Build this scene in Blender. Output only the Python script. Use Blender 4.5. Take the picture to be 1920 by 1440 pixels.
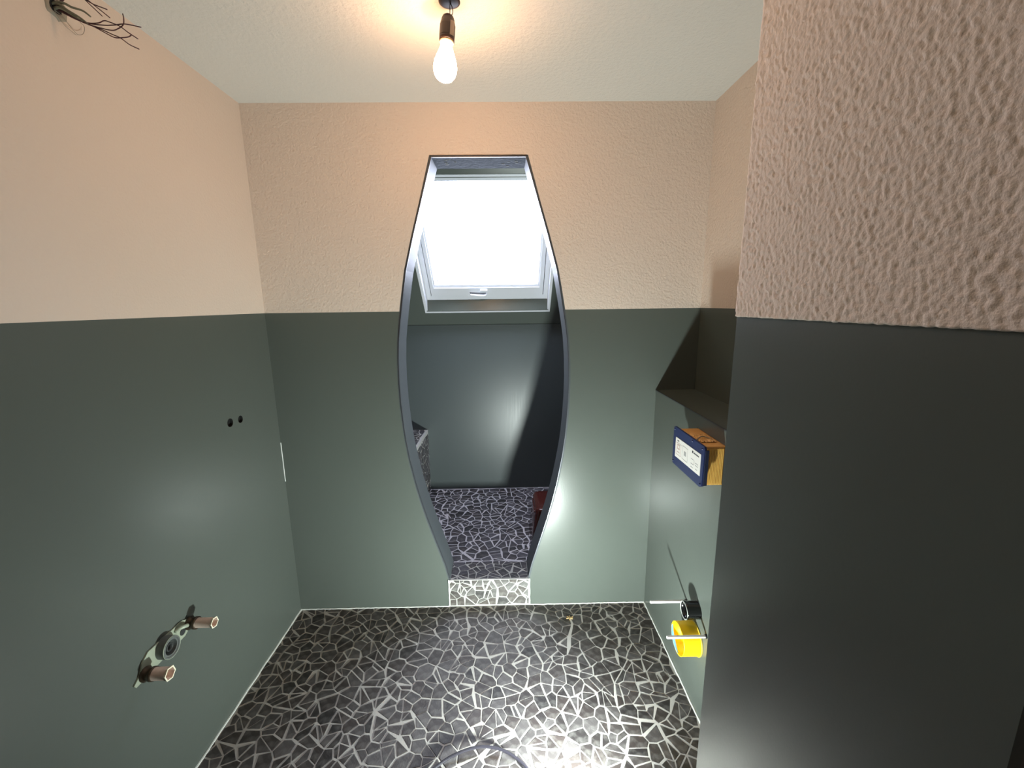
import bpy, bmesh, math, random
from mathutils import Vector, Matrix, noise
from math import sin, cos, pi, radians as R
random.seed(7)
sc = bpy.context.scene
for o in list(bpy.data.objects): bpy.data.objects.remove(o)

# ------------------------------------------------------------------ camera, sky, exposure
D = 1.934; H = 2.4; ZT = 1.538; ZB = 1.153          # back wall, ceiling, tile top, ledge
XL = -1.096; XR = 0.907; XB = 0.719                 # left wall, niche wall, cistern boxing
XF = 0.445; YF = 0.797; Y2 = 0.292                  # pier face, its far and near ends
TH = 0.15; ZS = 0.157; F = 3.02; KZ = 1.424         # partition, shower floor, shower back wall, knee wall
YB = -1.1                                           # wall behind the camera
cd = bpy.data.cameras.new('camera'); cam = bpy.data.objects.new('camera', cd)
sc.collection.objects.link(cam); sc.camera = cam
cd.sensor_width = 36; cd.lens = 36 * 776.15 / 1920; cd.clip_start = 0.02
yaw, pitch, roll = 0.01475, -0.19133, -0.01193
fw = Vector((sin(yaw) * cos(pitch), cos(yaw) * cos(pitch), sin(pitch)))
rt = Vector((cos(yaw), -sin(yaw), 0)); up = rt.cross(fw)
rt, up = cos(roll) * rt + sin(roll) * up, -sin(roll) * rt + cos(roll) * up
M = Matrix.Identity(4)
for i in range(3): M[i][0], M[i][1], M[i][2] = rt[i], up[i], -fw[i]
M[2][3] = 1.5669
cam.matrix_world = M

wd = bpy.data.worlds.new('overcast_sky'); sc.world = wd; wd.use_nodes = True
bg = wd.node_tree.nodes['Background']
bg.inputs[0].default_value = (0.76, 0.82, 1.0, 1); bg.inputs[1].default_value = 20.0
sc.cycles.blur_glossy = 0.0
SLOPE = R(48.5); SN = Vector((0, sin(SLOPE), cos(SLOPE))); SS = Vector((0, -cos(SLOPE), sin(SLOPE)))
SP0 = Vector((0, F, KZ))
def spt(x, s, off=0): return Vector((x, 0, 0)) + SP0 + SS * s + SN * off
pl = bpy.data.lights.new('skylight_portal', 'AREA'); pl.shape = 'RECTANGLE'; pl.size = 0.80; pl.size_y = 0.80
pl.cycles.is_portal = True
po = bpy.data.objects.new('skylight_portal', pl); sc.collection.objects.link(po)
m = Matrix.Identity(4)
for i in range(3): m[i][0], m[i][1], m[i][2] = (1, 0, 0)[i], -SS[i], SN[i]
m.translation = spt(-0.12, 0.63, 0.14); po.matrix_world = m
LAMP = Vector((0.215, 0.950, 0.122)); LAMP_TILT = R(24); LAMP_YAW = R(-16); LAMP_W = 41
BULB_E = 118.0
sc.view_settings.view_transform = 'Standard'; sc.view_settings.look = 'None'
sc.view_settings.gamma = 1; sc.view_settings.use_curve_mapping = False
sc.view_settings.exposure = 0.0

# ------------------------------------------------------------------ helpers
def srgb(r, g, b):
    f = lambda c: (c / 255 / 12.92) if c / 255 <= 0.04045 else ((c / 255 + 0.055) / 1.055) ** 2.4
    return (f(r), f(g), f(b), 1)
def mat(name, col, rough=0.5, metal=0.0, spec=0.5, bump=None, vary=None, emit=None, alpha=None, trans=0):
    m = bpy.data.materials.new(name); m.use_nodes = True; nt = m.node_tree; N = nt.nodes; L = nt.links
    b = N['Principled BSDF']; b.inputs['Base Color'].default_value = col
    b.inputs['Roughness'].default_value = rough; b.inputs['Metallic'].default_value = metal
    b.inputs['Specular IOR Level'].default_value = spec
    if trans: b.inputs['Transmission Weight'].default_value = trans
    tc = N.new('ShaderNodeTexCoord')
    if vary:                                         # (scale, amount): mottled colour
        n = N.new('ShaderNodeTexNoise'); n.inputs['Scale'].default_value = vary[0]; n.inputs['Detail'].default_value = 5
        L.new(tc.outputs['Object'], n.inputs['Vector'])
        mx = N.new('ShaderNodeMix'); mx.data_type = 'RGBA'
        k = vary[1]
        mx.inputs[6].default_value = tuple(c * (1 - k) for c in col[:3]) + (1,)
        mx.inputs[7].default_value = tuple(min(1, c * (1 + k)) for c in col[:3]) + (1,)
        L.new(n.outputs[0], mx.inputs[0]); L.new(mx.outputs[2], b.inputs['Base Color'])
    if bump:                                         # list of (scale, distance)
        prev = None
        for s, d in bump:
            n = N.new('ShaderNodeTexNoise'); n.inputs['Scale'].default_value = s; n.inputs['Detail'].default_value = 3
            L.new(tc.outputs['Object'], n.inputs['Vector'])
            bp = N.new('ShaderNodeBump'); bp.inputs['Distance'].default_value = d; bp.inputs['Strength'].default_value = 1
            L.new(n.outputs[0], bp.inputs['Height'])
            if prev: L.new(prev.outputs[0], bp.inputs['Normal'])
            prev = bp
        L.new(prev.outputs[0], b.inputs['Normal'])
    if emit:
        b.inputs['Emission Color'].default_value = emit[0]; b.inputs['Emission Strength'].default_value = emit[1]
    return m
def obj(name, bm, m, parent=None, smooth=False):
    me = bpy.data.meshes.new(name)
    bmesh.ops.recalc_face_normals(bm, faces=bm.faces[:])
    bm.to_mesh(me); bm.free()
    for mm in (m if isinstance(m, (list, tuple)) else [m]): me.materials.append(mm)
    if smooth: me.shade_smooth()
    o = bpy.data.objects.new(name, me); sc.collection.objects.link(o)
    if parent: o.parent = parent; o.matrix_parent_inverse = parent.matrix_world.inverted()
    return o
def empty(name, loc):
    o = bpy.data.objects.new(name, None); o.location = loc; o.empty_display_size = 0.05
    sc.collection.objects.link(o); o.matrix_world = Matrix.Translation(loc); return o
def tag(o, label=None, cat=None, group=None, kind=None):
    for k, v in (('label', label), ('category', cat), ('group', group), ('kind', kind)):
        if v: o[k] = v
    return o
def struct(o, label=None): o['kind'] = 'structure'; return tag(o, label)
def box(bm, x0, x1, y0, y1, z0, z1, bev=0, seg=2):
    r = bmesh.ops.create_cube(bm, size=1)
    for v in r['verts']:
        v.co = Vector((x0 + (v.co.x + .5) * (x1 - x0), y0 + (v.co.y + .5) * (y1 - y0), z0 + (v.co.z + .5) * (z1 - z0)))
    if bev:
        es = list({e for v in r['verts'] for e in v.link_edges})
        bmesh.ops.bevel(bm, geom=es, offset=bev, segments=seg, affect='EDGES', profile=0.5)
    return bm
def B(*a, bev=0, seg=2): return box(bmesh.new(), *a, bev=bev, seg=seg)
def slab(bm, outer, fn, d0, d1, holes=()):
    """flat panel: 2-D outline (holes allowed) mapped by fn(u,v,depth), given a thickness d0..d1"""
    for d in (d0, d1):
        loops = []
        for lp in [outer] + list(holes):
            vs = [bm.verts.new(fn(u, v, d)) for u, v in lp]
            loops += [bm.edges.new((vs[i], vs[(i + 1) % len(vs)])) for i in range(len(vs))]
            if d == d0: lp_v = vs
        bmesh.ops.triangle_fill(bm, edges=loops, use_beauty=True)
    for lp in [outer] + list(holes):
        n = len(lp)
        a = [bm.verts.new(fn(u, v, d0)) for u, v in lp]; b = [bm.verts.new(fn(u, v, d1)) for u, v in lp]
        for i in range(n): bm.faces.new((a[i], a[(i + 1) % n], b[(i + 1) % n], b[i]))
    bmesh.ops.remove_doubles(bm, verts=bm.verts[:], dist=1e-6)
    return bm
def circ(cu, cv, r, n=24): return [(cu + r * cos(2 * pi * i / n), cv + r * sin(2 * pi * i / n)) for i in range(n)]
def rect(a, b, c, d): return [(a, c), (b, c), (b, d), (a, d)]
def lathe(bm, prof, origin, axis, n=32):
    """prof: list of (radius, along); revolve about axis"""
    ax = Vector(axis).normalized(); s = ax.orthogonal().normalized(); t = ax.cross(s); O = Vector(origin); rings = []
    for r, a in prof:
        if r < 1e-6: rings.append([bm.verts.new(O + ax * a)])
        else: rings.append([bm.verts.new(O + ax * a + s * r * cos(2 * pi * i / n) + t * r * sin(2 * pi * i / n)) for i in range(n)])
    for p, q in zip(rings, rings[1:]):
        for i in range(n):
            j = (i + 1) % n
            if len(p) == 1 and len(q) == 1: continue
            if len(p) == 1: bm.faces.new((p[0], q[i], q[j]))
            elif len(q) == 1: bm.faces.new((p[i], p[j], q[0]))
            else: bm.faces.new((p[i], p[j], q[j], q[i]))
    return bm
def catmull(pts, k=6):
    P = [Vector(p) for p in pts]; P = [P[0] * 2 - P[1]] + P + [P[-1] * 2 - P[-2]]; out = []
    for i in range(1, len(P) - 2):
        for j in range(k):
            t = j / k; a, b, c, d = P[i - 1:i + 3]
            out.append(0.5 * ((2 * b) + (c - a) * t + (2 * a - 5 * b + 4 * c - d) * t * t + (3 * b - a - 3 * c + d) * t ** 3))
    out.append(P[-2]); return out
def tube(bm, pts, r, n=8, k=6):
    pts = catmull(pts, k) if k > 1 else [Vector(p) for p in pts]; rings = []; s = None
    for i, p in enumerate(pts):
        d = (pts[min(i + 1, len(pts) - 1)] - pts[max(i - 1, 0)]).normalized()
        s = d.orthogonal().normalized() if s is None else (s - d * s.dot(d)).normalized()
        t = d.cross(s); rr = r(i / (len(pts) - 1)) if callable(r) else r
        rings.append([bm.verts.new(p + s * rr * cos(2 * pi * q / n) + t * rr * sin(2 * pi * q / n)) for q in range(n)])
    for p, q in zip(rings, rings[1:]):
        for i in range(n): bm.faces.new((p[i], p[(i + 1) % n], q[(i + 1) % n], q[i]))
    bm.faces.new(rings[0]); bm.faces.new(rings[-1][::-1]); return bm

# ------------------------------------------------------------------ materials
PANEL = mat('green_grey_panel', srgb(84, 90, 85), 0.275, spec=0.42, vary=(3, 0.05), bump=[(140, 0.00012)])
JAMB = mat('opening_lining', srgb(78, 83, 86), 0.5, spec=0.2, bump=[(160, 0.0001)])
PLASTER = mat('textured_plaster', srgb(212, 198, 186), 0.85, spec=0.2, bump=[(110, 0.0035), (260, 0.001)])
SMOOTHPL = mat('fine_plaster', srgb(212, 198, 186), 0.85, spec=0.2, bump=[(120, 0.0012)])
COARSE = mat('coarse_plaster', srgb(228, 213, 199), 0.85, spec=0.2, bump=[(320, 0.0008)])
CEIL = mat('ceiling_plaster', srgb(208, 206, 200), 0.9, spec=0.15, bump=[(70, 0.003), (200, 0.001)])
CORE = mat('masonry', srgb(120, 118, 112), 0.9)
GROUT_SH = mat('shower_grout', srgb(186, 184, 188), 0.75, vary=(30, 0.12), bump=[(200, 0.0006)])
GROUT = mat('pale_grout', srgb(170, 167, 163), 0.75, vary=(30, 0.12), bump=[(200, 0.0006)])
SEAL = mat('white_sealant', srgb(205, 208, 205), 0.5, vary=(60, 0.1))
TRIM = mat('grey_edge_trim', srgb(84, 86, 92), 0.35, metal=0.6)
WHITEPVC = mat('white_frame', srgb(214, 216, 224), 0.35)
GAP = mat('dark_gasket', srgb(48, 46, 48), 0.7)
ZINC = mat('galvanised_plate', srgb(158, 166, 148), 0.45, metal=0.1, vary=(40, 0.2))
RUBBER = mat('dark_rubber', srgb(44, 46, 46), 0.5)
BLACK = mat('gloss_black_plastic', srgb(16, 16, 17), 0.12)
MATTEBLACK = mat('matte_black_plastic', srgb(28, 27, 30), 0.5)
PINKPL = mat('pink_beige_plug', srgb(212, 190, 176), 0.5, vary=(60, 0.2))
PALEPL = mat('pale_plug_rim', srgb(235, 228, 205), 0.45)
DARKBRASS = mat('tarnished_brass', srgb(70, 58, 46), 0.45, metal=0.5)
ROD = mat('white_sleeve', srgb(226, 226, 222), 0.4)
YELLOW = mat('yellow_plastic', srgb(255, 205, 10), 0.4)
BLUEBIT = mat('light_blue_plastic', srgb(95, 155, 200), 0.4)
NAVY = mat('navy_cover', srgb(24, 38, 84), 0.45, vary=(40, 0.2))
TAN = mat('tan_housing', srgb(214, 156, 84), 0.45)
LABELW = mat('white_label', srgb(232, 230, 224), 0.5)
INK = mat('black_print', srgb(40, 42, 50), 0.6)
INKG = mat('grey_print', srgb(168, 168, 166), 0.6)
INKP = mat('pink_print', srgb(200, 165, 155), 0.6)
MAROON = mat('maroon_plastic', srgb(70, 30, 26), 0.12)
SOCK = mat('brown_black_socket', srgb(42, 28, 22), 0.35)
WIREB = mat('brown_wire', srgb(78, 42, 48), 0.5)
SHEATH = mat('grey_cable_sheath', srgb(120, 118, 100), 0.6)
CABLE = mat('black_cable', srgb(40, 38, 46), 0.4)
CHIP = mat('wood_chip', srgb(186, 156, 108), 0.7)
GREYDOOR = mat('grey_paint', srgb(205, 198, 194), 0.6)
BULBM = mat('glowing_bulb', (1, 0.85, 0.6, 1), 0.3, emit=((1, 0.56, 0.30, 1), BULB_E))
GLOWRIM = mat('lit_bulb_collar', (1, .7, .4, 1), 0.4)

def tile_mat(name, lo, hi, haze):
    m = bpy.data.materials.new(name); m.use_nodes = True; nt = m.node_tree; N = nt.nodes; L = nt.links
    b = N['Principled BSDF']
    oi = N.new('ShaderNodeObjectInfo'); ge = N.new('ShaderNodeNewGeometry')
    ad = N.new('ShaderNodeMath'); ad.operation = 'ADD'
    L.new(oi.outputs['Random'], ad.inputs[0]); L.new(ge.outputs['Random Per Island'], ad.inputs[1])
    fr = N.new('ShaderNodeMath'); fr.operation = 'FRACT'; L.new(ad.outputs[0], fr.inputs[0])
    cr = N.new('ShaderNodeValToRGB'); L.new(fr.outputs[0], cr.inputs[0])
    e = cr.color_ramp.elements; e[0].color = lo; e[1].color = hi; e[1].position = 1.0
    x = cr.color_ramp.elements.new(0.75); x.color = tuple(lo[i] * .45 + hi[i] * .55 for i in range(3)) + (1,)
    x = cr.color_ramp.elements.new(0.35); x.color = tuple(lo[i] * .7 + hi[i] * .3 for i in range(3)) + (1,)
    x.color = (x.color[0] * 1.15, x.color[1] * 1.0, x.color[2] * .92, 1)
    tc = N.new('ShaderNodeTexCoord'); no = N.new('ShaderNodeTexNoise'); no.inputs['Scale'].default_value = 35; no.inputs['Detail'].default_value = 6
    L.new(tc.outputs['Object'], no.inputs['Vector'])
    mr = N.new('ShaderNodeMapRange'); mr.inputs[1].default_value = .45; mr.inputs[2].default_value = .8; mr.inputs[3].default_value = 0; mr.inputs[4].default_value = haze
    L.new(no.outputs[0], mr.inputs[0])
    mx = N.new('ShaderNodeMix'); mx.data_type = 'RGBA'; L.new(mr.outputs[0], mx.inputs[0]); L.new(cr.outputs[0], mx.inputs[6])
    mx.inputs[7].default_value = srgb(170, 168, 164); L.new(mx.outputs[2], b.inputs['Base Color'])
    b.inputs['Roughness'].default_value = 0.48
    n2 = N.new('ShaderNodeTexNoise'); n2.inputs['Scale'].default_value = 160; L.new(tc.outputs['Object'], n2.inputs['Vector'])
    bp = N.new('ShaderNodeBump'); bp.inputs['Distance'].default_value = 0.0006; L.new(n2.outputs[0], bp.inputs['Height']); L.new(bp.outputs[0], b.inputs['Normal'])
    return m
TILE = tile_mat('broken_stone_tile', srgb(34, 31, 31), srgb(76, 72, 72), 0.22)
TILE_SH = tile_mat('shower_stone_tile', srgb(30, 29, 34), srgb(72, 70, 77), 0.2)
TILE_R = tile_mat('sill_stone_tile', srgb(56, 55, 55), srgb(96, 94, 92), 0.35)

# shower panel: satin with fine vertical water streaks
SHP = bpy.data.materials.new('streaked_shower_panel'); SHP.use_nodes = True
N = SHP.node_tree.nodes; L = SHP.node_tree.links; b = N['Principled BSDF']; b.inputs['Base Color'].default_value = srgb(72, 79, 80); b.inputs['Specular IOR Level'].default_value = .42
tc = N.new('ShaderNodeTexCoord'); mp = N.new('ShaderNodeMapping'); mp.inputs['Scale'].default_value = (160, 1, 1.5)
no = N.new('ShaderNodeTexNoise'); no.inputs['Scale'].default_value = 1.0; no.inputs['Detail'].default_value = 3
L.new(tc.outputs['Object'], mp.inputs[0]); L.new(mp.outputs[0], no.inputs['Vector'])
mr = N.new('ShaderNodeMapRange'); mr.inputs[1].default_value = .35; mr.inputs[2].default_value = .7; mr.inputs[3].default_value = .33; mr.inputs[4].default_value = .38
L.new(no.outputs[0], mr.inputs[0]); L.new(mr.outputs[0], b.inputs['Roughness'])

GLASS = bpy.data.materials.new('window_glass'); GLASS.use_nodes = True
N = GLASS.node_tree.nodes; L = GLASS.node_tree.links; N.remove(N['Principled BSDF'])
t = N.new('ShaderNodeBsdfTransparent'); g = N.new('ShaderNodeBsdfGlossy'); g.inputs['Roughness'].default_value = 0.02
mx = N.new('ShaderNodeMixShader'); mx.inputs[0].default_value = 0.04
L.new(t.outputs[0], mx.inputs[1]); L.new(g.outputs[0], mx.inputs[2])
L.new(mx.outputs[0], N['Material Output'].inputs['Surface'])

# ------------------------------------------------------------------ vase-shaped opening
CX = -0.103
PROF = [(0.203, ZS), (0.222, 0.24), (0.250, 0.33), (0.275, 0.41), (0.302, 0.50), (0.326, 0.59), (0.347, 0.68), (0.362, 0.76),
        (0.376, 0.84), (0.386, 0.92), (0.393, 1.00), (0.399, 1.10), (0.401, 1.20), (0.399, 1.30), (0.392, 1.40), (0.381, 1.48),
        (0.368, 1.56), (0.354, 1.64), (0.339, 1.72), (0.298, 1.87), (0.256, 2.01), (0.203, 2.187)]
ZO = 2.187
def off_prof(d):
    out = []
    for i, (w, z) in enumerate(PROF):
        a = PROF[max(i - 1, 0)]; c = PROF[min(i + 1, len(PROF) - 1)]
        t = Vector((c[0] - a[0], c[1] - a[1])).normalized(); out.append((w + t.y * d, z - t.x * d))
    out[0] = (PROF[0][0] + d, ZS); out[-1] = (PROF[-1][0] + d * 1.03, ZO + d); return out
def hole():
    p = off_prof(.009); p = [(p[0][0], ZS - .02)] + p
    return [(CX - w, z) for w, z in p] + [(CX + w, z) for w, z in reversed(p)]
def zcut(prof, z0, z1):
    """part of the profile between two heights, with exact ends"""
    o = []
    for (w0, a), (w1, c) in zip(prof, prof[1:]):
        for zz in (z0, z1):
            if a < zz < c: o.append((w0 + (w1 - w0) * (zz - a) / (c - a), zz))
    o += [p for p in prof if z0 <= p[1] <= z1]
    return sorted(set(o), key=lambda p: p[1])
YW = lambda u, v, d: (u, D + d, v)

# partition core
wb = struct(obj('wall_back', slab(bmesh.new(), rect(XL - .1, XR + .1, 0, H), YW, 0.010, TH - 0.010,
      [hole()]), CORE))
# upper plaster skin
pr = zcut(off_prof(.009), ZT, 3)
pl_ = [(XL, ZT)] + [(CX - w, z) for w, z in pr] + [(CX + w, z) for w, z in reversed(pr)] + [(XR, ZT), (XR, H), (XL, H)]
obj('plaster_skin', slab(bmesh.new(), pl_, YW, -0.002, 0.012), PLASTER, wb)
# lower panels left and right of the opening
pr = [(w, z) for w, z in zcut(off_prof(.009), ZS, ZT)]
obj('wall_panel', slab(bmesh.new(), [(XL, 0.002), (CX - .211, 0.002), (CX - .211, ZS)] + [(CX - w, z) for w, z in pr] + [(XL, ZT)], YW, 0, 0.012), PANEL, wb)
obj('wall_panel', slab(bmesh.new(), [(XR, 0.002), (CX + .211, 0.002), (CX + .211, ZS)] + [(CX + w, z) for w, z in pr] + [(XR, ZT)], YW, 0, 0.012), PANEL, wb)
# shower side skin of the partition
obj('shower_side_panel', slab(bmesh.new(), rect(XL, XR, ZS - .05, H), YW, TH - 0.012, TH,
      [hole()]), PANEL, wb)
# lining of the opening: two curved cheeks and a head piece
def smooth_prof(p, k=4):
    c = catmull([(a, 0, z) for a, z in p], k); return [(q.x, q.z) for q in c]
inn = PROF; out = off_prof(.009)
for sgn in (-1, 1):
    poly = [(CX + sgn * w, z) for w, z in inn] + [(CX + sgn * w, z) for w, z in reversed(out)]
    bm = slab(bmesh.new(), poly, YW, -0.001, TH + .002)
    obj('curved_lining', bm, JAMB, wb)
    i2 = [(w + .0015, z) for w, z in off_prof(-.0005)]; o2 = [(w + .0026, z) for w, z in off_prof(0)]
    poly = [(CX + sgn * (w - .002), z) for w, z in i2] + [(CX + sgn * w, z) for w, z in reversed(o2)]
    obj('edge_trim', slab(bmesh.new(), poly, YW, -0.005, 0.002), TRIM, wb)
obj('head_lining', B(CX - .203, CX + .203, D - .001, D + TH + .002, ZO, ZO + .009), mat('smeared_head_lining', srgb(72, 76, 84), 0.9, spec=0.1, vary=(28, .35), bump=[(60, .004)]), wb)
obj('edge_trim', B(CX - .206, CX + .206, D - .006, D + .002, ZO - .001, ZO + .003), TRIM, wb)
# scraps of adhesive under the head of the opening
bm = bmesh.new()
for i in range(16):
    x = CX + random.choice((-1, 1)) * random.uniform(.10, .185); y = D + random.uniform(.02, .14)
    bmesh.ops.create_icosphere(bm, subdivisions=1, radius=random.uniform(.003, .007), matrix=Matrix.Translation((x, y, ZO)) @ Matrix.Diagonal((1.5, 1, .35, 1)))
sc_ = obj('adhesive_smears', bm, mat('grey_adhesive', srgb(104, 103, 102), .8), wb); sc_['kind'] = 'stuff'

# ------------------------------------------------------------------ room shell
# left wall with two drilled holes in the panel
wl = struct(obj('wall_left', B(XL - .12, XL - .012, YB, D, -0.05, H), CORE))
YX = lambda s: (lambda u, v, d: (s + d, u, v))
HOLES = [circ(1.602, 1.117, .0175), circ(1.666, 1.113, .0155)]
obj('wall_panel', slab(bmesh.new(), rect(YB, D, .002, ZT), YX(XL), -.012, 0, HOLES), PANEL, wl)
obj('plaster_skin', B(XL - .012, XL + .001, YB, D, ZT, H), SMOOTHPL, wl)
for (y, z, r) in ((1.602, 1.117, .0175), (1.666, 1.113, .0155)):
    bm = lathe(bmesh.new(), [(r - .0005, 0), (r - .001, -.011), (0, -.0112)], (XL - .0005, y, z), (1, 0, 0), 24)
    obj('drilled_hole', bm, mat('hole_dark', srgb(10, 9, 9), .9), wl)
# niche wall on the right, cistern boxing, pier
wr = struct(obj('wall_right', B(XR + .012, XR + .12, YF - .1, D + TH, -.05, H), CORE))
obj('wall_panel', B(XR, XR + .012, YF - .1, D + TH, ZB - .02, ZT), PANEL, wr)
obj('plaster_skin', B(XR - .001, XR + .012, YF - .1, D + TH, ZT, H), PLASTER, wr)
bx = struct(obj('wall_boxing', B(XB + .012, XR, YF, D, 0, ZB - .012), CORE))
WCH = [rect(1.285, 1.492, .960, 1.100), circ(1.375, .412, .033), circ(1.375, .288, .062)]
obj('wall_panel', slab(bmesh.new(), rect(YF, D - .0005, .002, ZB - .0005), YX(XB), 0, .012, WCH), PANEL, bx)
obj('ledge_top', B(XB - .0005, XR, YF, D, ZB - .012, ZB), PANEL, bx)
obj('edge_trim', B(XB - .002, XB + .003, YF, D, ZB - .003, ZB + .001), TRIM, bx)
wp = struct(obj('wall_pier', B(XF + .012, XR + .1, Y2, YF - .012, 0, H), CORE))
obj('wall_panel', B(XF, XF + .012, Y2, YF, .002, ZT), PANEL, wp)
obj('wall_panel', B(XF + .0005, XR + .1, YF - .012, YF - .0005, .002, ZT), PANEL, wp)
obj('plaster_skin', B(XF + .004, XR + .1, YF - .012, YF + .003, ZT, H), PLASTER, wp)
# coarse plaster face with modelled relief
bm = bmesh.new(); ny, nz = 230, 380; g = []
def relief(y, z):
    p = Vector((y * 140 + z * 30, z * 120 - y * 35, 3.1)); q = Vector((y * 270, z * 240, 9.7))
    return 0.0013 * noise.noise(p) + 0.0009 * noise.noise(q) + 0.0004 * noise.noise(q * 2.1)
for j in range(nz + 1):
    row = []
    for i in range(ny + 1):
        y = Y2 - .01 + (YF + .010 - Y2) * i / ny; z = ZT + (H - ZT) * j / nz; h = relief(y, z); ed = 0
        if i == ny: ed = 0.002 * noise.noise(Vector((z * 60, 5, 1)))
        if j == 0: z += 0.0014 * noise.noise(Vector((y * 120, 2, 2)))
        row.append(bm.verts.new((XF - .0035 - h, y + ed, z)))
    g.append(row)
for j in range(nz):
    for i in range(ny): bm.faces.new((g[j][i], g[j][i + 1], g[j + 1][i + 1], g[j + 1][i]))
lo = [bm.verts.new((XF + .014, v.co.y, v.co.z)) for v in g[0]]
for i in range(ny): bm.faces.new((g[0][i], lo[i], lo[i + 1], g[0][i + 1]))
fa = [bm.verts.new((XF + .02, r[-1].co.y, r[-1].co.z)) for r in g]
for j in range(nz): bm.faces.new((g[j][-1], fa[j], fa[j + 1], g[j + 1][-1]))
obj('coarse_plaster_skin', bm, COARSE, wp, smooth=True)
# doorway beyond the near end of the pier, room behind the camera
struct(obj('wall_doorway', B(.62, .74, YB, Y2 - .001, 0, H), GREYDOOR))
wf = struct(obj('wall_front', B(XL - .12, .74, YB - .12, YB, 0, H), CORE))
obj('wall_panel', B(XL, .62, YB, YB + .01, .002, ZT), PANEL, wf)
obj('plaster_skin', B(XL, .62, YB, YB + .01, ZT, H), SMOOTHPL, wf)
struct(obj('ceiling', B(XL - .12, XR + .12, YB - .12, F - (H - KZ) / math.tan(SLOPE) + .02, H, H + .1), CEIL))

# ------------------------------------------------------------------ shower cubicle
ws = struct(obj('wall_shower_back', B(XL - .12, XR + .12, F + .012, F + .12, ZS - .1, KZ + .05), CORE))
obj('wall_panel', B(XL, XR, F, F + .012, ZS + .002, KZ - .002), SHP, ws)
wsl = struct(obj('wall_shower_left', B(XL - .12, XL - .012, D + TH, F + .1, ZS - .1, H), CORE))
obj('wall_panel', B(XL - .012, XL, D + TH, F, ZS + .002, H), PANEL, wsl)
wsr = struct(obj('wall_shower_right', B(XR + .012, XR + .12, D + TH, F + .1, ZS - .1, H), CORE))
obj('wall_panel', B(XR, XR + .012, D + TH, F, ZS + .002, H), PANEL, wsr)
SM = lambda u, v, d: spt(u, v, d)
STOP = (H - KZ) / sin(SLOPE)
HX0, HX1, HS0, HS1 = -0.543, 0.302, 0.130, 1.060
cs = struct(obj('ceiling_slope', slab(bmesh.new(), rect(XL - .1, XR + .1, -.02, STOP + .08), SM, .012, .11, [rect(HX0 - .008, HX1 + .008, HS0 - .008, HS1 + .008)]), CORE))
obj('slope_panel', slab(bmesh.new(), rect(XL, XR, 0.001, STOP), SM, 0, .0125, [rect(HX0 - .006, HX1 + .006, HS0 - .006, HS1 + .006)]), PANEL, cs)
# roof window
w1 = empty('window_1', spt(-.12, .6, .06)); w1['kind'] = 'structure'
def ring(outer, inner, a, b): return slab(bmesh.new(), rect(*outer), SM, a, b, [rect(*inner)])
obj('edge_trim', ring((HX0 - .012, HX1 + .012, HS0 - .012, HS1 + .012), (HX0, HX1, HS0, HS1), -.003, .0), WHITEPVC, w1)
# reveals: vertical below, square to the slope on the other sides
def quadslab(P, t, m):
    bm = bmesh.new(); n = (P[1] - P[0]).cross(P[2] - P[0]).normalized() * t
    a = [bm.verts.new(p) for p in P]; b_ = [bm.verts.new(p + n) for p in P]
    bm.faces.new(a); bm.faces.new(b_[::-1])
    for i in range(4): bm.faces.new((a[i], a[(i + 1) % 4], b_[(i + 1) % 4], b_[i]))
    return obj('reveal_panel', bm, m, w1)
FO = .062; FS0 = .176
quadslab([spt(HX0, HS0), spt(HX1, HS0), spt(HX1, FS0, FO), spt(HX0, FS0, FO)], .006, PANEL)
quadslab([spt(HX0, HS1), spt(HX0, HS1, FO), spt(HX1, HS1, FO), spt(HX1, HS1)], .006, PANEL)
quadslab([spt(HX0, HS0), spt(HX0, FS0, FO), spt(HX0, HS1, FO), spt(HX0, HS1)], .006, WHITEPVC)
quadslab([spt(HX1, HS0), spt(HX1, HS1), spt(HX1, HS1, FO), spt(HX1, FS0, FO)], .006, WHITEPVC)
obj('outer_frame', ring((HX0 - .04, HX1 + .04, .13, HS1 + .06), (HX0 + .036, HX1 - .036, .216, 1.05), FO, .115), WHITEPVC, w1)
obj('gasket', ring((HX0 + .034, HX1 - .034, .214, 1.052), (HX0 + .042, HX1 - .042, .222, 1.045), FO + .006, .11), GAP, w1)
obj('sash_frame', ring((HX0 + .041, HX1 - .041, .221, 1.046), (-.480, .236, .285, 1.012), FO - .006, .105), WHITEPVC, w1)
obj('glazing_bead', ring((-.483, .239, .282, 1.015), (-.470, .226, .302, 1.004), FO + .006, .1), WHITEPVC, w1)
pane = obj('pane', slab(bmesh.new(), rect(-.474, .230, .296, 1.008), SM, .086, .090), GLASS, w1)
bm = bmesh.new()                                     # small printed marks on the lower edge of the glass
def mark(bm, x0, x1, s0, s1): slab(bm, rect(x0, x1, s0, s1), SM, .0845, .0855)
for x0, x1, s0, s1 in ((-.452, -.446, .312, .326), (-.432, -.426, .312, .326), (-.452, -.426, .324, .329), (-.446, -.432, .333, .338)): mark(bm, x0, x1, s0, s1)
x = -.305
while x < -.205: w = random.uniform(.004, .009); mark(bm, x, x + w, .312, .312 + random.uniform(.006, .010)); x += w + .002
mark(bm, -.222, -.214, .322, .327)
for x0, x1 in ((-.165, -.150), (-.147, -.140), (-.125, -.121), (-.117, -.100), (.010, .022), (.026, .029)): mark(bm, x0, x1, .312, .317)
obj('printed_marks', bm, mat('grey_glass_print', srgb(120, 124, 134), .6), w1)
hd = empty('handle', spt(-.13, .246, FO)); hd.parent = w1; hd.matrix_parent_inverse = w1.matrix_world.inverted()
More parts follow.
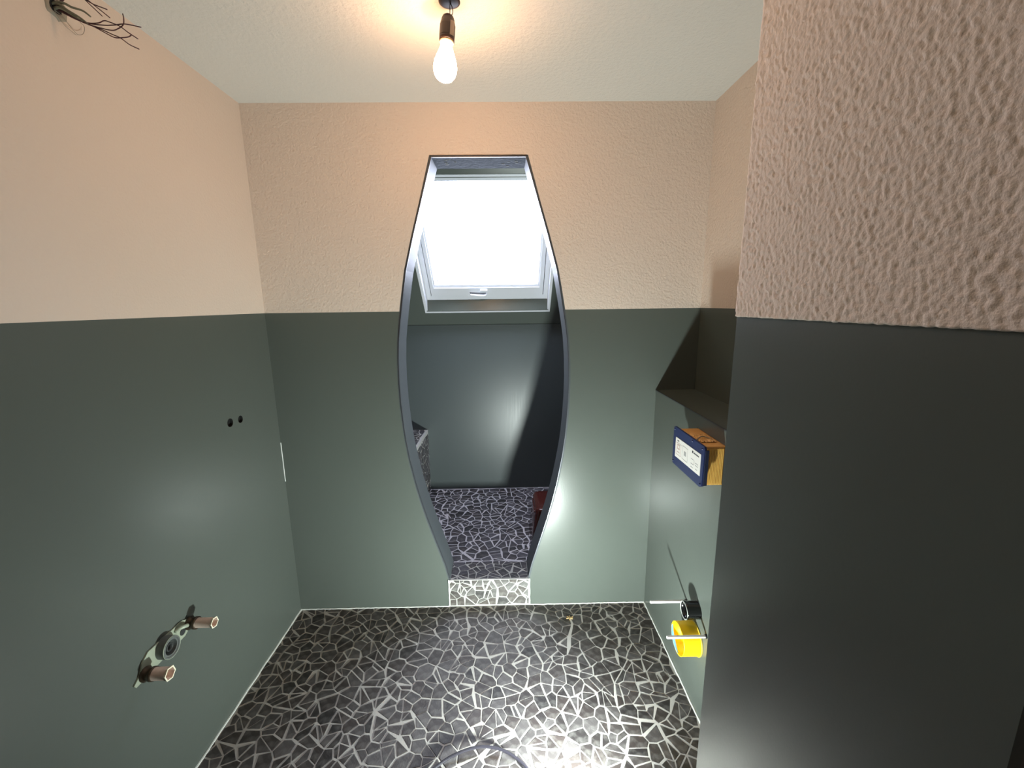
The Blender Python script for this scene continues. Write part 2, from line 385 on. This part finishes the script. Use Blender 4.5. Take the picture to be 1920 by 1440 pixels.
hb = slab(bmesh.new(), rect(-.165, -.118, .262, .276), SM, FO - .022, FO - .004); slab(hb, rect(-.150, -.120, .205, .235), SM, FO - .014, FO + .002)
obj('handle_plate', hb, WHITEPVC, hd)
obj('handle_lever', tube(bmesh.new(), [spt(-.232, .246, FO - .030), spt(-.19, .242, FO - .032), spt(-.150, .240, FO - .034), spt(-.132, .240, FO - .026), spt(-.128, .240, FO - .006)], .0065, 8), WHITEPVC, hd, True)

# ------------------------------------------------------------------ broken-tile mosaic
def clip(poly, a, b, c):                             # keep a*x+b*y <= c
    out = []
    for i in range(len(poly)):
        p, q = poly[i], poly[(i + 1) % len(poly)]; fp = a * p[0] + b * p[1] - c; fq = a * q[0] + b * q[1] - c
        if fp <= 0: out.append(p)
        if fp * fq < 0: t = fp / (fp - fq); out.append((p[0] + (q[0] - p[0]) * t, p[1] + (q[1] - p[1]) * t))
    return out
def area(p): return .5 * abs(sum(p[i][0] * p[(i + 1) % len(p)][1] - p[(i + 1) % len(p)][0] * p[i][1] for i in range(len(p))))
def shrink(poly, d):
    n = len(poly); s = sum(poly[i][0] * poly[(i + 1) % n][1] - poly[(i + 1) % n][0] * poly[i][1] for i in range(n)); sg = 1 if s > 0 else -1
    out = list(poly)
    for i in range(n):
        p, q = poly[i], poly[(i + 1) % n]; ex, ey = q[0] - p[0], q[1] - p[1]; l = math.hypot(ex, ey)
        if l < 1e-7: continue
        nx, ny_ = ey / l * sg, -ex / l * sg
        dd = d * random.choice((.45, .7, .9, 1.1, 1.6))
        out = clip(out, nx, ny_, nx * p[0] + ny_ * p[1] - dd)
        if len(out) < 3: return []
    return out
def mosaic(x0, x1, y0, y1, sp, seed, grout=.0019, split=.20):
    rnd = random.Random(seed); pts = []; cell = sp; nx = int((x1 - x0) / cell) + 3; ny_ = int((y1 - y0) / cell) + 3; grid = {}
    for i in range(-1, nx):
        for j in range(-1, ny_):
            for _ in range(rnd.choices((0, 1, 2), (.12, .72, .16))[0]):
                grid.setdefault((i, j), []).append((x0 + (i + .5 + rnd.uniform(-.5, .5)) * cell, y0 + (j + .5 + rnd.uniform(-.5, .5)) * cell))
    polys = []
    for (i, j), ps in grid.items():
        for p in ps:
            pol = [(p[0] - 2 * sp, p[1] - 2 * sp), (p[0] + 2 * sp, p[1] - 2 * sp), (p[0] + 2 * sp, p[1] + 2 * sp), (p[0] - 2 * sp, p[1] + 2 * sp)]
            for di in range(-2, 3):
                for dj in range(-2, 3):
                    for q in grid.get((i + di, j + dj), ()):
                        if q is p: continue
                        a, b_ = q[0] - p[0], q[1] - p[1]; pol = clip(pol, a, b_, (q[0] ** 2 + q[1] ** 2 - p[0] ** 2 - p[1] ** 2) / 2)
            for a, b_, c in ((1, 0, x1), (-1, 0, -x0), (0, 1, y1), (0, -1, -y0)): pol = clip(pol, a, b_, c) if pol else pol
            if len(pol) < 3: continue
            # drop very short edges: pieces read as quads and triangles
            q = []
            for k in range(len(pol)):
                if not q or math.dist(pol[k], q[-1]) > sp * .30: q.append(pol[k])
            if len(q) > 3 and math.dist(q[0], q[-1]) < sp * .30: q.pop()
            if len(q) >= 3: polys.append(q)
    out = []
    for pol in polys:
        a = area(pol)
        n = len(pol)
        if n >= 4 and a > sp * sp * .55 and rnd.random() < split * min(2.2, a / (sp * sp) * 1.5):
            best = None
            for i in range(n):
                for j in range(i + 2, n):
                    if i == 0 and j == n - 1: continue
                    p1 = pol[i:j + 1]; p2 = pol[j:] + pol[:i + 1]; sc3 = abs(area(p1) - area(p2)) / a + math.dist(pol[i], pol[j]) / sp * .5 + rnd.uniform(0, .5)
                    if best is None or sc3 < best[0]: best = (sc3, p1, p2)
            out += [best[1], best[2]]
        else: out.append(pol)
    res = []
    random.seed(seed)
    for pol in out:
        if len(pol) < 3: continue
        s = shrink(pol, grout)
        if len(s) >= 3 and area(s) > sp * sp * .03: res.append(s)
    return res
def tile_geo(bm, pol, fn, t0, t1, origin=Vector((0, 0, 0))):
    cx = sum(p[0] for p in pol) / len(pol); cy = sum(p[1] for p in pol) / len(pol)
    tx, ty = random.uniform(-.012, .012), random.uniform(-.012, .012); dz = random.uniform(-.0003, .0004)
    def h(u, v): return t1 + dz + (u - cx) * tx + (v - cy) * ty
    rr = []
    for k, (sc2, dh) in enumerate(((1, None), (1, -.0010), (.93, 0))):
        ring_ = []
        for u, v in pol:
            uu, vv = cx + (u - cx) * sc2, cy + (v - cy) * sc2
            ring_.append(bm.verts.new(Vector(fn(uu, vv, t0 if dh is None else h(uu, vv) + dh)) - origin))
        rr.append(ring_)
    n = len(pol)
    for p, q in zip(rr, rr[1:]):
        for i in range(n): bm.faces.new((p[i], p[(i + 1) % n], q[(i + 1) % n], q[i]))
    bm.faces.new(rr[-1])
MW = cam.matrix_world.inverted()
def pxsize(c, a):
    v = MW @ Vector(c); z = -v.z
    if z < .1: return -1
    X, Y = 960 + 776 * v.x / z, 720 - 776 * v.y / z
    if not (-60 < X < 1980 and -60 < Y < 1500): return -1
    return a / (z * z) * 10
def lay(polys, fn, parent, m, name='tile', t0=-.004, t1=0, maxn=300, vis=None):
    it = []
    for p in polys:
        c = Vector(fn(sum(q[0] for q in p) / len(p), sum(q[1] for q in p) / len(p), 0)); s = pxsize(c, area(p))
        if vis and s > 0 and not vis(c): s = -1
        it.append((s, p, c))
    it.sort(key=lambda t: -t[0]); rest = bmesh.new(); nr = 0
    for k, (s, p, c) in enumerate(it):
        if k < maxn and s > 0:
            bm = bmesh.new(); tile_geo(bm, p, fn, t0, t1, c); bmesh.ops.recalc_face_normals(bm, faces=bm.faces[:])
            me = bpy.data.meshes.new(name); bm.to_mesh(me); bm.free(); me.materials.append(m)
            o = bpy.data.objects.new(name, me); o.parent = parent; o.location = c - parent.location; sc.collection.objects.link(o)
        else: tile_geo(rest, p, fn, t0, t1); nr += 1
    if nr:
        o = obj(name + '_field', rest, m); o.parent = parent; o.matrix_parent_inverse = Matrix.Translation(-parent.location); o['kind'] = 'stuff'
    else: rest.free()
fl = struct(obj('floor', B(XL, XR + .1, YB, D + .012, -.05, -.0011), GROUT))
FLAT = lambda z: (lambda u, v, d: (u, v, z + d))
lay(mosaic(XL + .006, XB - .004, YB + .01, D - .004, 0.0490, 11, .0026), FLAT(0), fl, TILE,
    vis=lambda c: not (c.x > .44 and c.y < 1.15))
sf = struct(obj('floor_shower', B(XL, XR, D + TH - .01, F + .012, ZS - .06, ZS - .0012), GROUT_SH))
lay(mosaic(XL + .006, XR - .006, D + TH + .004, F - .004, 0.0490, 23, .0026), FLAT(ZS), sf, TILE_SH,
    vis=lambda c: abs(c.x - CX) < .12 + (c.y - D) * .32 or False)
# raised sill under the opening: riser and top
GROUT_S = mat('bright_sill_grout', srgb(172, 172, 166), 0.7, vary=(30, .1), bump=[(150, .0008)])
th = struct(obj('trim_1', B(CX - .2105, CX + .2105, D - .004, D + TH - .004, 0, ZS - .0016), GROUT_S))
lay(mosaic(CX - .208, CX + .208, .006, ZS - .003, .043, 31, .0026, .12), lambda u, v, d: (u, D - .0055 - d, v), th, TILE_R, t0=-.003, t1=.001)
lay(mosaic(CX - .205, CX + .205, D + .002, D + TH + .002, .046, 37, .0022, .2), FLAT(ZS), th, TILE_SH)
# mosaic-clad bench in the shower
BX = -.594; BZ = .640
bn = struct(obj('trim_2', B(XL, BX - .0016, D + TH, F, ZS, BZ - .0016), GROUT_S))
lay(mosaic(D + TH + .004, F - .004, ZS + .003, BZ - .02, .043, 41, .0024, .2), lambda u, v, d: (BX + d, u, v), bn, TILE_SH, vis=lambda c: c.y > 2.4)
lay(mosaic(XL + .004, BX - .016, D + TH + .004, F - .004, .043, 43, .0024, .2), FLAT(BZ), bn, TILE_SH, vis=lambda c: c.x > -.85 and c.y > 2.5)
# sealant lines along the floor
def bead(name, pts, r): return struct(obj(name, tube(bmesh.new(), pts, r, 6, 1), SEAL))
def wob(p, q, n=60, a=.0012):
    p, q = Vector(p), Vector(q); return [p.lerp(q, i / n) + Vector((random.uniform(-a, a), random.uniform(-a, a), 0)) for i in range(n + 1)]
bead('trim_3', wob((XL + .002, YB, 0), (XL + .002, D, 0)), .0042)
bead('trim_4', wob((XL, D - .002, 0), (CX - .21, D - .002, 0)), .0036)
bead('trim_5', wob((CX + .21, D - .002, 0), (XB, D - .002, 0)), .0036)
bead('trim_6', wob((XB - .002, YF, 0), (XB - .002, D, 0)), .0045)
struct(obj('trim_7', tube(bmesh.new(), wob((CX - .212, D - .004, .004), (CX - .212, D - .004, ZS), 14, .0008), .0024, 6, 1), SEAL))
struct(obj('trim_8', tube(bmesh.new(), wob((CX + .212, D - .004, .004), (CX + .212, D - .004, ZS), 14, .0008), .0022, 6, 1), SEAL))

struct(obj('trim_9', tube(bmesh.new(), wob((XL + .001, D - .0015, .72), (XL + .001, D - .0015, .92), 10, .0006), .0022, 6, 1), SEAL))

# ------------------------------------------------------------------ bare bulb on its wires
pd = tag(empty('pendant_bulb', (-.143, 1.345, H)), 'bare glowing light bulb in dark brown socket hanging from the ceiling on two wires', 'light bulb')
obj('ceiling_cap', lathe(bmesh.new(), [(0, -.0005), (.030, -.0005), (.030, -.002), (.024, -.004), (0, -.0045)], (-.143, 1.345, H + .001), (0, 0, 1)), SOCK, pd, True)
for dx in (-.003, .0035):
    obj('wire', tube(bmesh.new(), [(-.141, 1.345, H - .002), (-.139 + dx, 1.345, H - .014), (-.139 + dx * 1.2, 1.345, H - .028), (-.144 + dx * .4, 1.345, H - .038)], .0013, 6), SOCK, pd, True)
ax = Vector((-.010, 0, -.092)).normalized(); S0 = Vector((-.147, 1.345, 2.369))
obj('socket', lathe(bmesh.new(), [(0, 0), (.008, .001), (.015, .006), (.0185, .013), (.0195, .020), (.0205, .022), (.0215, .060), (.0215, .066), (.0175, .0665), (0, .0665)], S0, ax), SOCK, pd, True)
obj('socket_sticker', lathe(bmesh.new(), [(.0214, .028), (.0219, .028), (.0221, .056), (.0214, .056)], S0, ax, 40), SOCK, pd)
bm = bmesh.new(); s_ = ax.orthogonal().normalized()
for a0 in range(3):
    pass
v = []
for k in range(5):
    an = R(-62 + k * 9)
    for h_ in (.024, .060): v.append(bm.verts.new(S0 + ax * h_ + Vector((cos(an), sin(an), 0)) * .0225))
for k in range(4): bm.faces.new((v[2 * k], v[2 * k + 1], v[2 * k + 3], v[2 * k + 2]))
obj('pale_strip', bm, mat('pale_strip_print', srgb(150, 130, 112), .5), pd)
obj('bulb', lathe(bmesh.new(), [(.0145, .062), (.0150, .072), (.0165, .080), (.0205, .092), (.0265, .106), (.0310, .119), (.0335, .132), (.0330, .143), (.0295, .154), (.0225, .163), (.0120, .1685), (0, .170)], S0, ax, 40), BULBM, pd, True)
obj('bulb_collar', lathe(bmesh.new(), [(.0175, .0655), (.0195, .067), (.0195, .0715), (.0150, .0725)], S0, ax), GLOWRIM, pd, True)

# ------------------------------------------------------------------ loose wires at the top of the left wall
wi = tag(empty('loose_wires', (XL, 1.2, 2.31)), 'bunch of loose thin brown wires sticking out of a hole high on the left wall', 'wires')
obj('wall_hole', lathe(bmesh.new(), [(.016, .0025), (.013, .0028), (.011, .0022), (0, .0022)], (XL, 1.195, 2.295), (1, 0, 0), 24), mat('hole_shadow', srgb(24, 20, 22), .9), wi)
bm = lathe(bmesh.new(), [(.028, .001), (.027, .004), (.021, .005), (.016, .003)], (XL, 1.195, 2.297), (1, 0, 0), 20)
for v in bm.verts: v.co += Vector((0, noise.noise(v.co * 60) * .006, noise.noise(v.co * 70) * .006))
obj('plaster_collar', bm, mat('grey_filler', srgb(150, 142, 128), .9), wi, True)
WP = dict(
 A=[(-1.092, 1.192, 2.294), (-1.060, 1.190, 2.276), (-1.032, 1.192, 2.264), (-1.016, 1.195, 2.262), (-1.0, 1.199, 2.265), (-0.989, 1.203, 2.272), (-0.979, 1.206, 2.271), (-0.957, 1.209, 2.263), (-0.941, 1.211, 2.251), (-0.921, 1.214, 2.238)],
 B=[(-1.092, 1.195, 2.296), (-1.055, 1.191, 2.276), (-1.021, 1.193, 2.259), (-0.995, 1.198, 2.253), (-0.973, 1.203, 2.251), (-0.961, 1.207, 2.257), (-0.951, 1.212, 2.268), (-0.95, 1.216, 2.283), (-0.952, 1.218, 2.296)],
 C=[(-1.092, 1.190, 2.298), (-1.058, 1.191, 2.281), (-1.027, 1.192, 2.262), (-0.989, 1.201, 2.261), (-0.968, 1.207, 2.265), (-0.947, 1.214, 2.271), (-0.915, 1.223, 2.269)],
 D=[(-1.092, 1.193, 2.292), (-1.060, 1.189, 2.274), (-1.027, 1.192, 2.262), (-1.005, 1.195, 2.252), (-0.984, 1.198, 2.241), (-0.968, 1.201, 2.234), (-0.952, 1.205, 2.236), (-0.94, 1.209, 2.24), (-0.934, 1.213, 2.247)],
 E=[(-1.092, 1.196, 2.294), (-1.056, 1.190, 2.272), (-1.018, 1.193, 2.257), (-0.995, 1.197, 2.25), (-0.973, 1.201, 2.241), (-0.957, 1.204, 2.235), (-0.938, 1.206, 2.221), (-0.919, 1.21, 2.213)],
 F=[(-1.092, 1.200, 2.305), (-1.060, 1.203, 2.332), (-1.037, 1.203, 2.326), (-1.016, 1.204, 2.306), (-0.993, 1.205, 2.283)],
 G=[(-1.092, 1.199, 2.306), (-1.060, 1.204, 2.336), (-1.037, 1.204, 2.329), (-1.005, 1.206, 2.304), (-0.977, 1.208, 2.281)],
 H=[(-1.092, 1.201, 2.304), (-1.058, 1.203, 2.330), (-1.035, 1.203, 2.324), (-1.014, 1.206, 2.311), (-0.983, 1.211, 2.301)])
for k, p in WP.items(): obj('wire', tube(bmesh.new(), p, .0012, 6), WIREB, wi, True)
for p in ([(-1.095, 1.190, 2.302), (-1.071, 1.191, 2.303), (-1.053, 1.193, 2.295), (-1.032, 1.197, 2.29), (-1.016, 1.198, 2.278)],
          [(-1.095, 1.192, 2.292), (-1.078, 1.188, 2.291), (-1.059, 1.19, 2.281), (-1.043, 1.191, 2.27), (-1.030, 1.192, 2.263)],
          [(-1.095, 1.189, 2.300), (-1.08, 1.189, 2.299), (-1.061, 1.19, 2.286), (-1.037, 1.192, 2.272), (-1.020, 1.193, 2.258)]):
    obj('cable_sheath', tube(bmesh.new(), p, lambda t: .0034 - .0016 * t, 8), SHEATH, wi, True)

THREAD = mat('grey_thread', srgb(140, 132, 118), .8)
for p in ([(-1.090, 1.186, 2.286), (-1.088, 1.185, 2.281), (-1.088, 1.193, 2.27), (-1.088, 1.206, 2.261), (-1.088, 1.221, 2.258), (-1.088, 1.23, 2.256)],
          [(-1.090, 1.187, 2.290), (-1.088, 1.186, 2.284), (-1.088, 1.203, 2.28), (-1.088, 1.218, 2.268), (-1.088, 1.235, 2.26), (-1.088, 1.252, 2.272), (-1.088, 1.258, 2.291), (-1.088, 1.248, 2.295)]):
    obj('loose_thread', tube(bmesh.new(), p, .0006, 5), THREAD, wi, True)

# ------------------------------------------------------------------ basin connection on the left wall
bf = tag(empty('basin_connection', (XL, 1.14, .52)), 'mounting strip with grey drain ring and two pinkish pipe plugs low on left wall', 'pipe fitting')
pts = [(1.045 + .030 * (1 - cos(a)) - .012, .512 + .032 * sin(a)) for a in [pi / 2 + pi * i / 8 for i in range(9)]]
outl = [(1.090, .549), (1.066, .532), (1.054, .505), (1.030, .489), (1.036, .479)] + [(1.225, .484), (1.243, .494), (1.250, .512), (1.243, .532), (1.225, .542)]
obj('mounting_strip', slab(bmesh.new(), outl, YX(XL), .0005, .005, [circ(1.145, .513, .021)]), ZINC, bf)
obj('dark_slot', slab(bmesh.new(), circ(1.218, .506, .012, 16), YX(XL), .005, .006), RUBBER, bf)
dr = obj('drain_socket', lathe(bmesh.new(), [(.0335, .0), (.0335, .026), (.0320, .029), (.0285, .029), (.0265, .026), (.0225, .026), (.0215, .018), (.018, .006), (.018, 0), (0, 0)], (XL + .002, 1.143, .516), (1, 0, 0), 40), mat('grey_rubber_ring', srgb(92, 96, 94), .5), bf)
obj('ring_bead', lathe(bmesh.new(), [(.0335, .026), (.0345, .0275), (.0335, .029), (.0325, .0275), (.0335, .026)], (XL + .002, 1.143, .516), (1, 0, 0), 40), ZINC, dr, True)
obj('drain_bore', lathe(bmesh.new(), [(.0125, .008), (.0125, .022), (.009, .022), (.009, .008)], (XL + .002, 1.143, .516), (1, 0, 0), 24), RUBBER, dr, True)
for (y, z, ln, r) in ((1.248, .513, .092, .0165), (1.068, .494, .080, .0185)):
    nb = lathe(bmesh.new(), [(.021, .0), (.022, .006), (.017, .010), (.0165, .020), (.0200, .021), (.0200, .030), (.012, .030)], (XL + .004, y, z), (1, 0, 0), 24)
    obj('threaded_elbow', nb, DARKBRASS, bf, True)
    bm = lathe(bmesh.new(), [(r * .93, .028), (r, .031), (r * .96, .034), (r * .95, ln - .012), (r * 1.0, ln - .006)], (XL, y, z), (1, 0, 0), 28)
    pg = obj('pipe_plug', bm, PINKPL, bf, True)
    bm = lathe(bmesh.new(), [(r * .98, ln - .008), (r * 1.14, ln - .002), (r * 1.14, ln), (r * .93, ln), (r * .9, ln - .001)], (XL, y, z), (1, 0, 0), 6)
    obj('hexagonal_rim', bm, PALEPL, pg)
    bm = lathe(bmesh.new(), [(r * .9, ln), (r * .85, ln - .022), (0, ln - .022)], (XL, y, z), (1, 0, 0), 6)
    obj('hexagonal_socket', bm, PINKPL, pg)
obj('hose_clip', tube(bmesh.new(), [(XL + .006, 1.190, .530), (XL + .016, 1.200, .535), (XL + .022, 1.215, .530), (XL + .014, 1.228, .520)], .0065, 8), ZINC, bf, True)

# ------------------------------------------------------------------ toilet connections on the boxing
for (y, z, ln, lab) in ((1.465, .378, .150, 'thin white mounting rod nearer the back wall, above left of the yellow cap'),
                        (1.296, .367, .147, 'thin white mounting rod passing in front of the yellow cap')):
    e = tag(empty('mounting_rod', (XB, y, z)), lab, 'rod')
    obj('sleeve', lathe(bmesh.new(), [(0, -ln), (.0045, -ln), (.0058, -ln + .003), (.0058, -.004), (.0045, 0)], (XB, y, z), (1, 0, 0), 16), ROD, e, True)
    obj('threaded_end', lathe(bmesh.new(), [(.0072, -.007), (.0078, -.004), (.0072, -.0005), (0, -.0005)], (XB, y, z), (1, 0, 0), 16), MATTEBLACK, e, True)
fp = tag(empty('flush_pipe', (XB, 1.375, .412)), 'short glossy black flush pipe stub above the yellow cap', 'pipe')
obj('pipe_body', lathe(bmesh.new(), [(.031, .03), (.032, -.008), (.0325, -.040), (.0335, -.046), (.0335, -.052), (.0300, -.052), (.0290, -.03), (.028, .03)], (XB, 1.375, .412), (1, 0, 0), 40), BLACK, fp, True)
obj('pale_rim', lathe(bmesh.new(), [(.0325, -.0515), (.0334, -.0535), (.0312, -.0545), (.0300, -.0520)], (XB, 1.375, .412), (1, 0, 0), 40), mat('grey_rim', srgb(150, 155, 150), .4), fp, True)
obj('pipe_back', lathe(bmesh.new(), [(.028, .012), (0, .012)], (XB, 1.375, .412), (1, 0, 0), 24), RUBBER, fp)
yc = tag(empty('drain_cap', (XB, 1.375, .288)), 'open yellow plastic cap plugging the toilet drain low on the right', 'cap')
obj('cup', lathe(bmesh.new(), [(.060, .010), (.0605, -.002), (.0595, -.066), (.0605, -.070), (.0580, -.070), (.0565, -.064), (.0560, -.008), (0, -.006)], (XB, 1.375, .288), (1, 0, 0), 48), YELLOW, yc, True)
aa = [R(15 - 115 * i / 14) for i in range(15)]
bm = slab(bmesh.new(), [(1.375 + .0575 * cos(a), .288 + .0575 * sin(a)) for a in aa] + [(1.375 + (.057 - .016 * sin(pi * i / 14)) * cos(a), .288 + (.057 - .016 * sin(pi * i / 14)) * sin(a)) for i, a in reversed(list(enumerate(aa)))], YX(XB), -.0705, -.066)
obj('blue_insert', bm, BLUEBIT, yc)
obj('drain_lip', lathe(bmesh.new(), [(.0625, .0), (.064, -.003), (.062, -.006), (.0606, -.003)], (XB, 1.375, .288), (1, 0, 0), 40), mat('dull_yellow_lip', srgb(186, 160, 60), .5), yc, True)

fb = tag(empty('flush_plate_housing', (XB, 1.385, 1.03)), 'tan ribbed protective housing with navy cover and white label under the ledge', 'housing')
HX = XB - .076
obj('housing', B(HX + .001, XB + .03, 1.286, 1.490, .962, 1.098, bev=.003), TAN, fb)
for i in range(13):
    x0 = HX + .006 + i * .0052
    obj('rib', B(x0, x0 + .0028, 1.2835, 1.2865, .964, 1.090), mat('rib_tan', srgb(226, 180, 92), .45) if i == 0 else bpy.data.materials['rib_tan'], fb)
cp = obj('cover_plate', slab(bmesh.new(), [(1.262, .970), (1.275, .962), (1.497, .960), (1.503, .968), (1.503, 1.100), (1.495, 1.106), (1.262, 1.106), (1.258, 1.100)], YX(HX), -.006, .001), NAVY, fb)
for y, z in ((1.272, 1.096), (1.492, 1.096), (1.272, .974), (1.492, .972), (1.345, 1.098)):
    obj('stud', lathe(bmesh.new(), [(0, -.0105), (.003, -.0095), (.0036, -.006)], (HX, y, z), (1, 0, 0), 12), NAVY, cp, True)
obj('edge_flange', B(HX - .004, HX + .008, 1.254, 1.260, .975, 1.096, bev=.001), mat('dark_navy', srgb(18, 24, 52), .5), cp)
lb = obj('label', slab(bmesh.new(), [(1.278, .999), (1.478, .995), (1.478, 1.070), (1.278, 1.074)], YX(HX), -.0075, -.006), LABELW, cp)
def prt(n, rects, m):
    bm = bmesh.new()
    for a, b_, c, d in rects: slab(bm, rect(a, b_, c, d), YX(HX), -.0079, -.0075)
    o = obj(n, bm, m, fb); o['kind'] = 'stuff'; return o
prt('black_logo', [(1.332, 1.340, 1.058, 1.066)] + [(1.290 + i * .0056, 1.2938 + i * .0056, 1.059, 1.0635) for i in range(7)] + [(1.448, 1.462, 1.060, 1.063)], INK)
prt('grey_diagram', [(1.372, 1.416, 1.008, 1.009), (1.372, 1.416, 1.056, 1.057), (1.372, 1.373, 1.008, 1.057), (1.415, 1.416, 1.008, 1.057), (1.385, 1.402, 1.025, 1.040),
     (1.325, 1.345, 1.035, 1.037), (1.320, 1.322, 1.020, 1.036), (1.325, 1.345, 1.018, 1.020), (1.292, 1.312, 1.030, 1.032), (1.292, 1.312, 1.022, 1.024), (1.296, 1.310, 1.010, 1.012), (1.325, 1.345, 1.006, 1.008)], INKG)
prt('pink_diagram', [(1.428, 1.470, 1.008, 1.009), (1.428, 1.470, 1.052, 1.053), (1.428, 1.429, 1.008, 1.053), (1.469, 1.470, 1.008, 1.053), (1.440, 1.459, 1.030, 1.033), (1.440, 1.443, 1.030, 1.048), (1.456, 1.459, 1.030, 1.048), (1.440, 1.459, 1.045, 1.048), (1.438, 1.462, 1.018, 1.020)], INKP)
obj('cable_tie', tube(bmesh.new(), [(HX + .004, 1.340, 1.099), (HX + .015, 1.352, 1.104), (HX + .04, 1.37, 1.106), (HX + .066, 1.352, 1.100)], .0016, 6), SHEATH, fb, True)
for i in range(7):
    pass
bm = bmesh.new(); nn = 14                            # crumpled clear tape on top of the housing
gg = [[bm.verts.new((HX + .012 + .056 * i / nn, 1.325 + .085 * j / nn, 1.0995 + abs(noise.noise(Vector((i * .5, j * .35, 4)))) * .007)) for j in range(nn + 1)] for i in range(nn + 1)]
for i in range(nn):
    for j in range(nn): bm.faces.new((gg[i][j], gg[i + 1][j], gg[i + 1][j + 1], gg[i][j + 1]))
obj('crumpled_tape', bm, mat('glossy_tape', srgb(214, 160, 92), .15), fb)

# ------------------------------------------------------------------ maroon tub in the shower
tb = tag(empty('storage_tub', (.30, 2.33, ZS)), 'glossy dark maroon plastic tub standing on the shower mosaic floor', 'tub')
bm = bmesh.new(); rings = []
for z, gr, rad in ((0, .024, .03), (.004, .026, .03), (.19, .004, .035), (.205, 0, .036), (.226, 0, .036), (.236, -.008, .03), (.240, -.022, .02)):
    x0, x1, y0, y1 = .160 - gr, .44 + gr, 2.205 - gr * .5, 2.46 + gr * .5; ring_ = []
    for (cx, cy, a0) in ((x1 - rad, y1 - rad, 0), (x0 + rad, y1 - rad, 90), (x0 + rad, y0 + rad, 180), (x1 - rad, y0 + rad, 270)):
        for k in range(6): an = R(a0 + k * 18); ring_.append(bm.verts.new((cx + rad * cos(an), cy + rad * sin(an), ZS + z)))
    rings.append(ring_)
for p, q in zip(rings, rings[1:]):
    for i in range(24): bm.faces.new((p[i], p[(i + 1) % 24], q[(i + 1) % 24], q[i]))
bm.faces.new(rings[0]); bm.faces.new(rings[-1])
obj('tub_body', bm, MAROON, tb, True)
bm = tube(bmesh.new(), [(.158, 2.25, ZS + .204), (.158, 2.33, ZS + .204), (.158, 2.42, ZS + .204)], .004, 6)
obj('rim_ridge', bm, MAROON, tb, True)

# ------------------------------------------------------------------ cable, work light and wood chip on the floor
cb = obj('power_cable', tube(bmesh.new(), [(-.62, .62, .006), (-.50, .86, .006), (-.38, 1.04, .008), (-.256, 1.150, .012), (-.18, 1.188, .018), (-.100, 1.202, .022), (-.02, 1.185, .020), (.05, 1.135, .016), (.075, 1.07, .012), (.06, .98, .006), (.02, .86, .006), (-.10, .70, .006)], .0048, 10), CABLE)
tag(cb, 'black rubber power cable arching across the mosaic floor at the bottom edge', 'cable')
wk = tag(empty('work_light', (LAMP.x, LAMP.y, 0)), 'small black floor work light aimed at the back wall just below the frame', 'work light')
Q = Matrix.Translation(LAMP) @ Matrix.Rotation(-LAMP_YAW, 4, 'Z') @ Matrix.Rotation(LAMP_TILT, 4, 'X')
def lampbox(n, a, m):
    bm = B(*a, bev=.004); bm.transform(Q); return obj(n, bm, m, wk)
lampbox('housing', (-.062, .062, -.035, -.004, -.045, .045), MATTEBLACK)
lampbox('front_glass', (-.052, .052, -.004, .000, -.036, .036), mat('lit_lamp_glass', srgb(240, 245, 240), .3, emit=((0.86, 1, .93, 1), 6)))
obj('stand', tube(bmesh.new(), [Q @ Vector((0, -.030, -.03)), (LAMP.x + .01, LAMP.y - .06, .03), (LAMP.x + .01, LAMP.y - .07, .006), (LAMP.x + .01, LAMP.y - .02, .005)], .006, 8, 3), MATTEBLACK, wk, True)
obj('foot_bar', B(LAMP.x - .06, LAMP.x + .08, LAMP.y - .09, LAMP.y - .01, .0015, .006, bev=.002), MATTEBLACK, wk)
al = bpy.data.lights.new('work_light_beam', 'AREA'); al.shape = 'RECTANGLE'; al.size = .075; al.size_y = .055; al.energy = LAMP_W; al.color = (.9, 1.0, .95)
ao = bpy.data.objects.new('work_light_beam', al); sc.collection.objects.link(ao)
ao.matrix_world = Q @ Matrix.Translation((0, .006, 0)) @ Matrix.Rotation(R(90), 4, 'X')
ao.parent = wk; ao.matrix_parent_inverse = wk.matrix_world.inverted()
bm = bmesh.new()
for a, l in ((.3, .018), (1.5, .014), (2.6, .016)):
    c = Matrix.Translation((.305, 1.829, .002)) @ Matrix.Rotation(a, 4, 'Z')
    bb = B(-l, l, -.002, .002, -.0012, .002); bb.transform(c); me = bpy.data.meshes.new('t'); bb.to_mesh(me); bb.free(); bm.from_mesh(me); bpy.data.meshes.remove(me)
tag(obj('wood_chip', bm, CHIP), 'tiny tan splinter of wood on the mosaic floor near the back wall', 'chip')
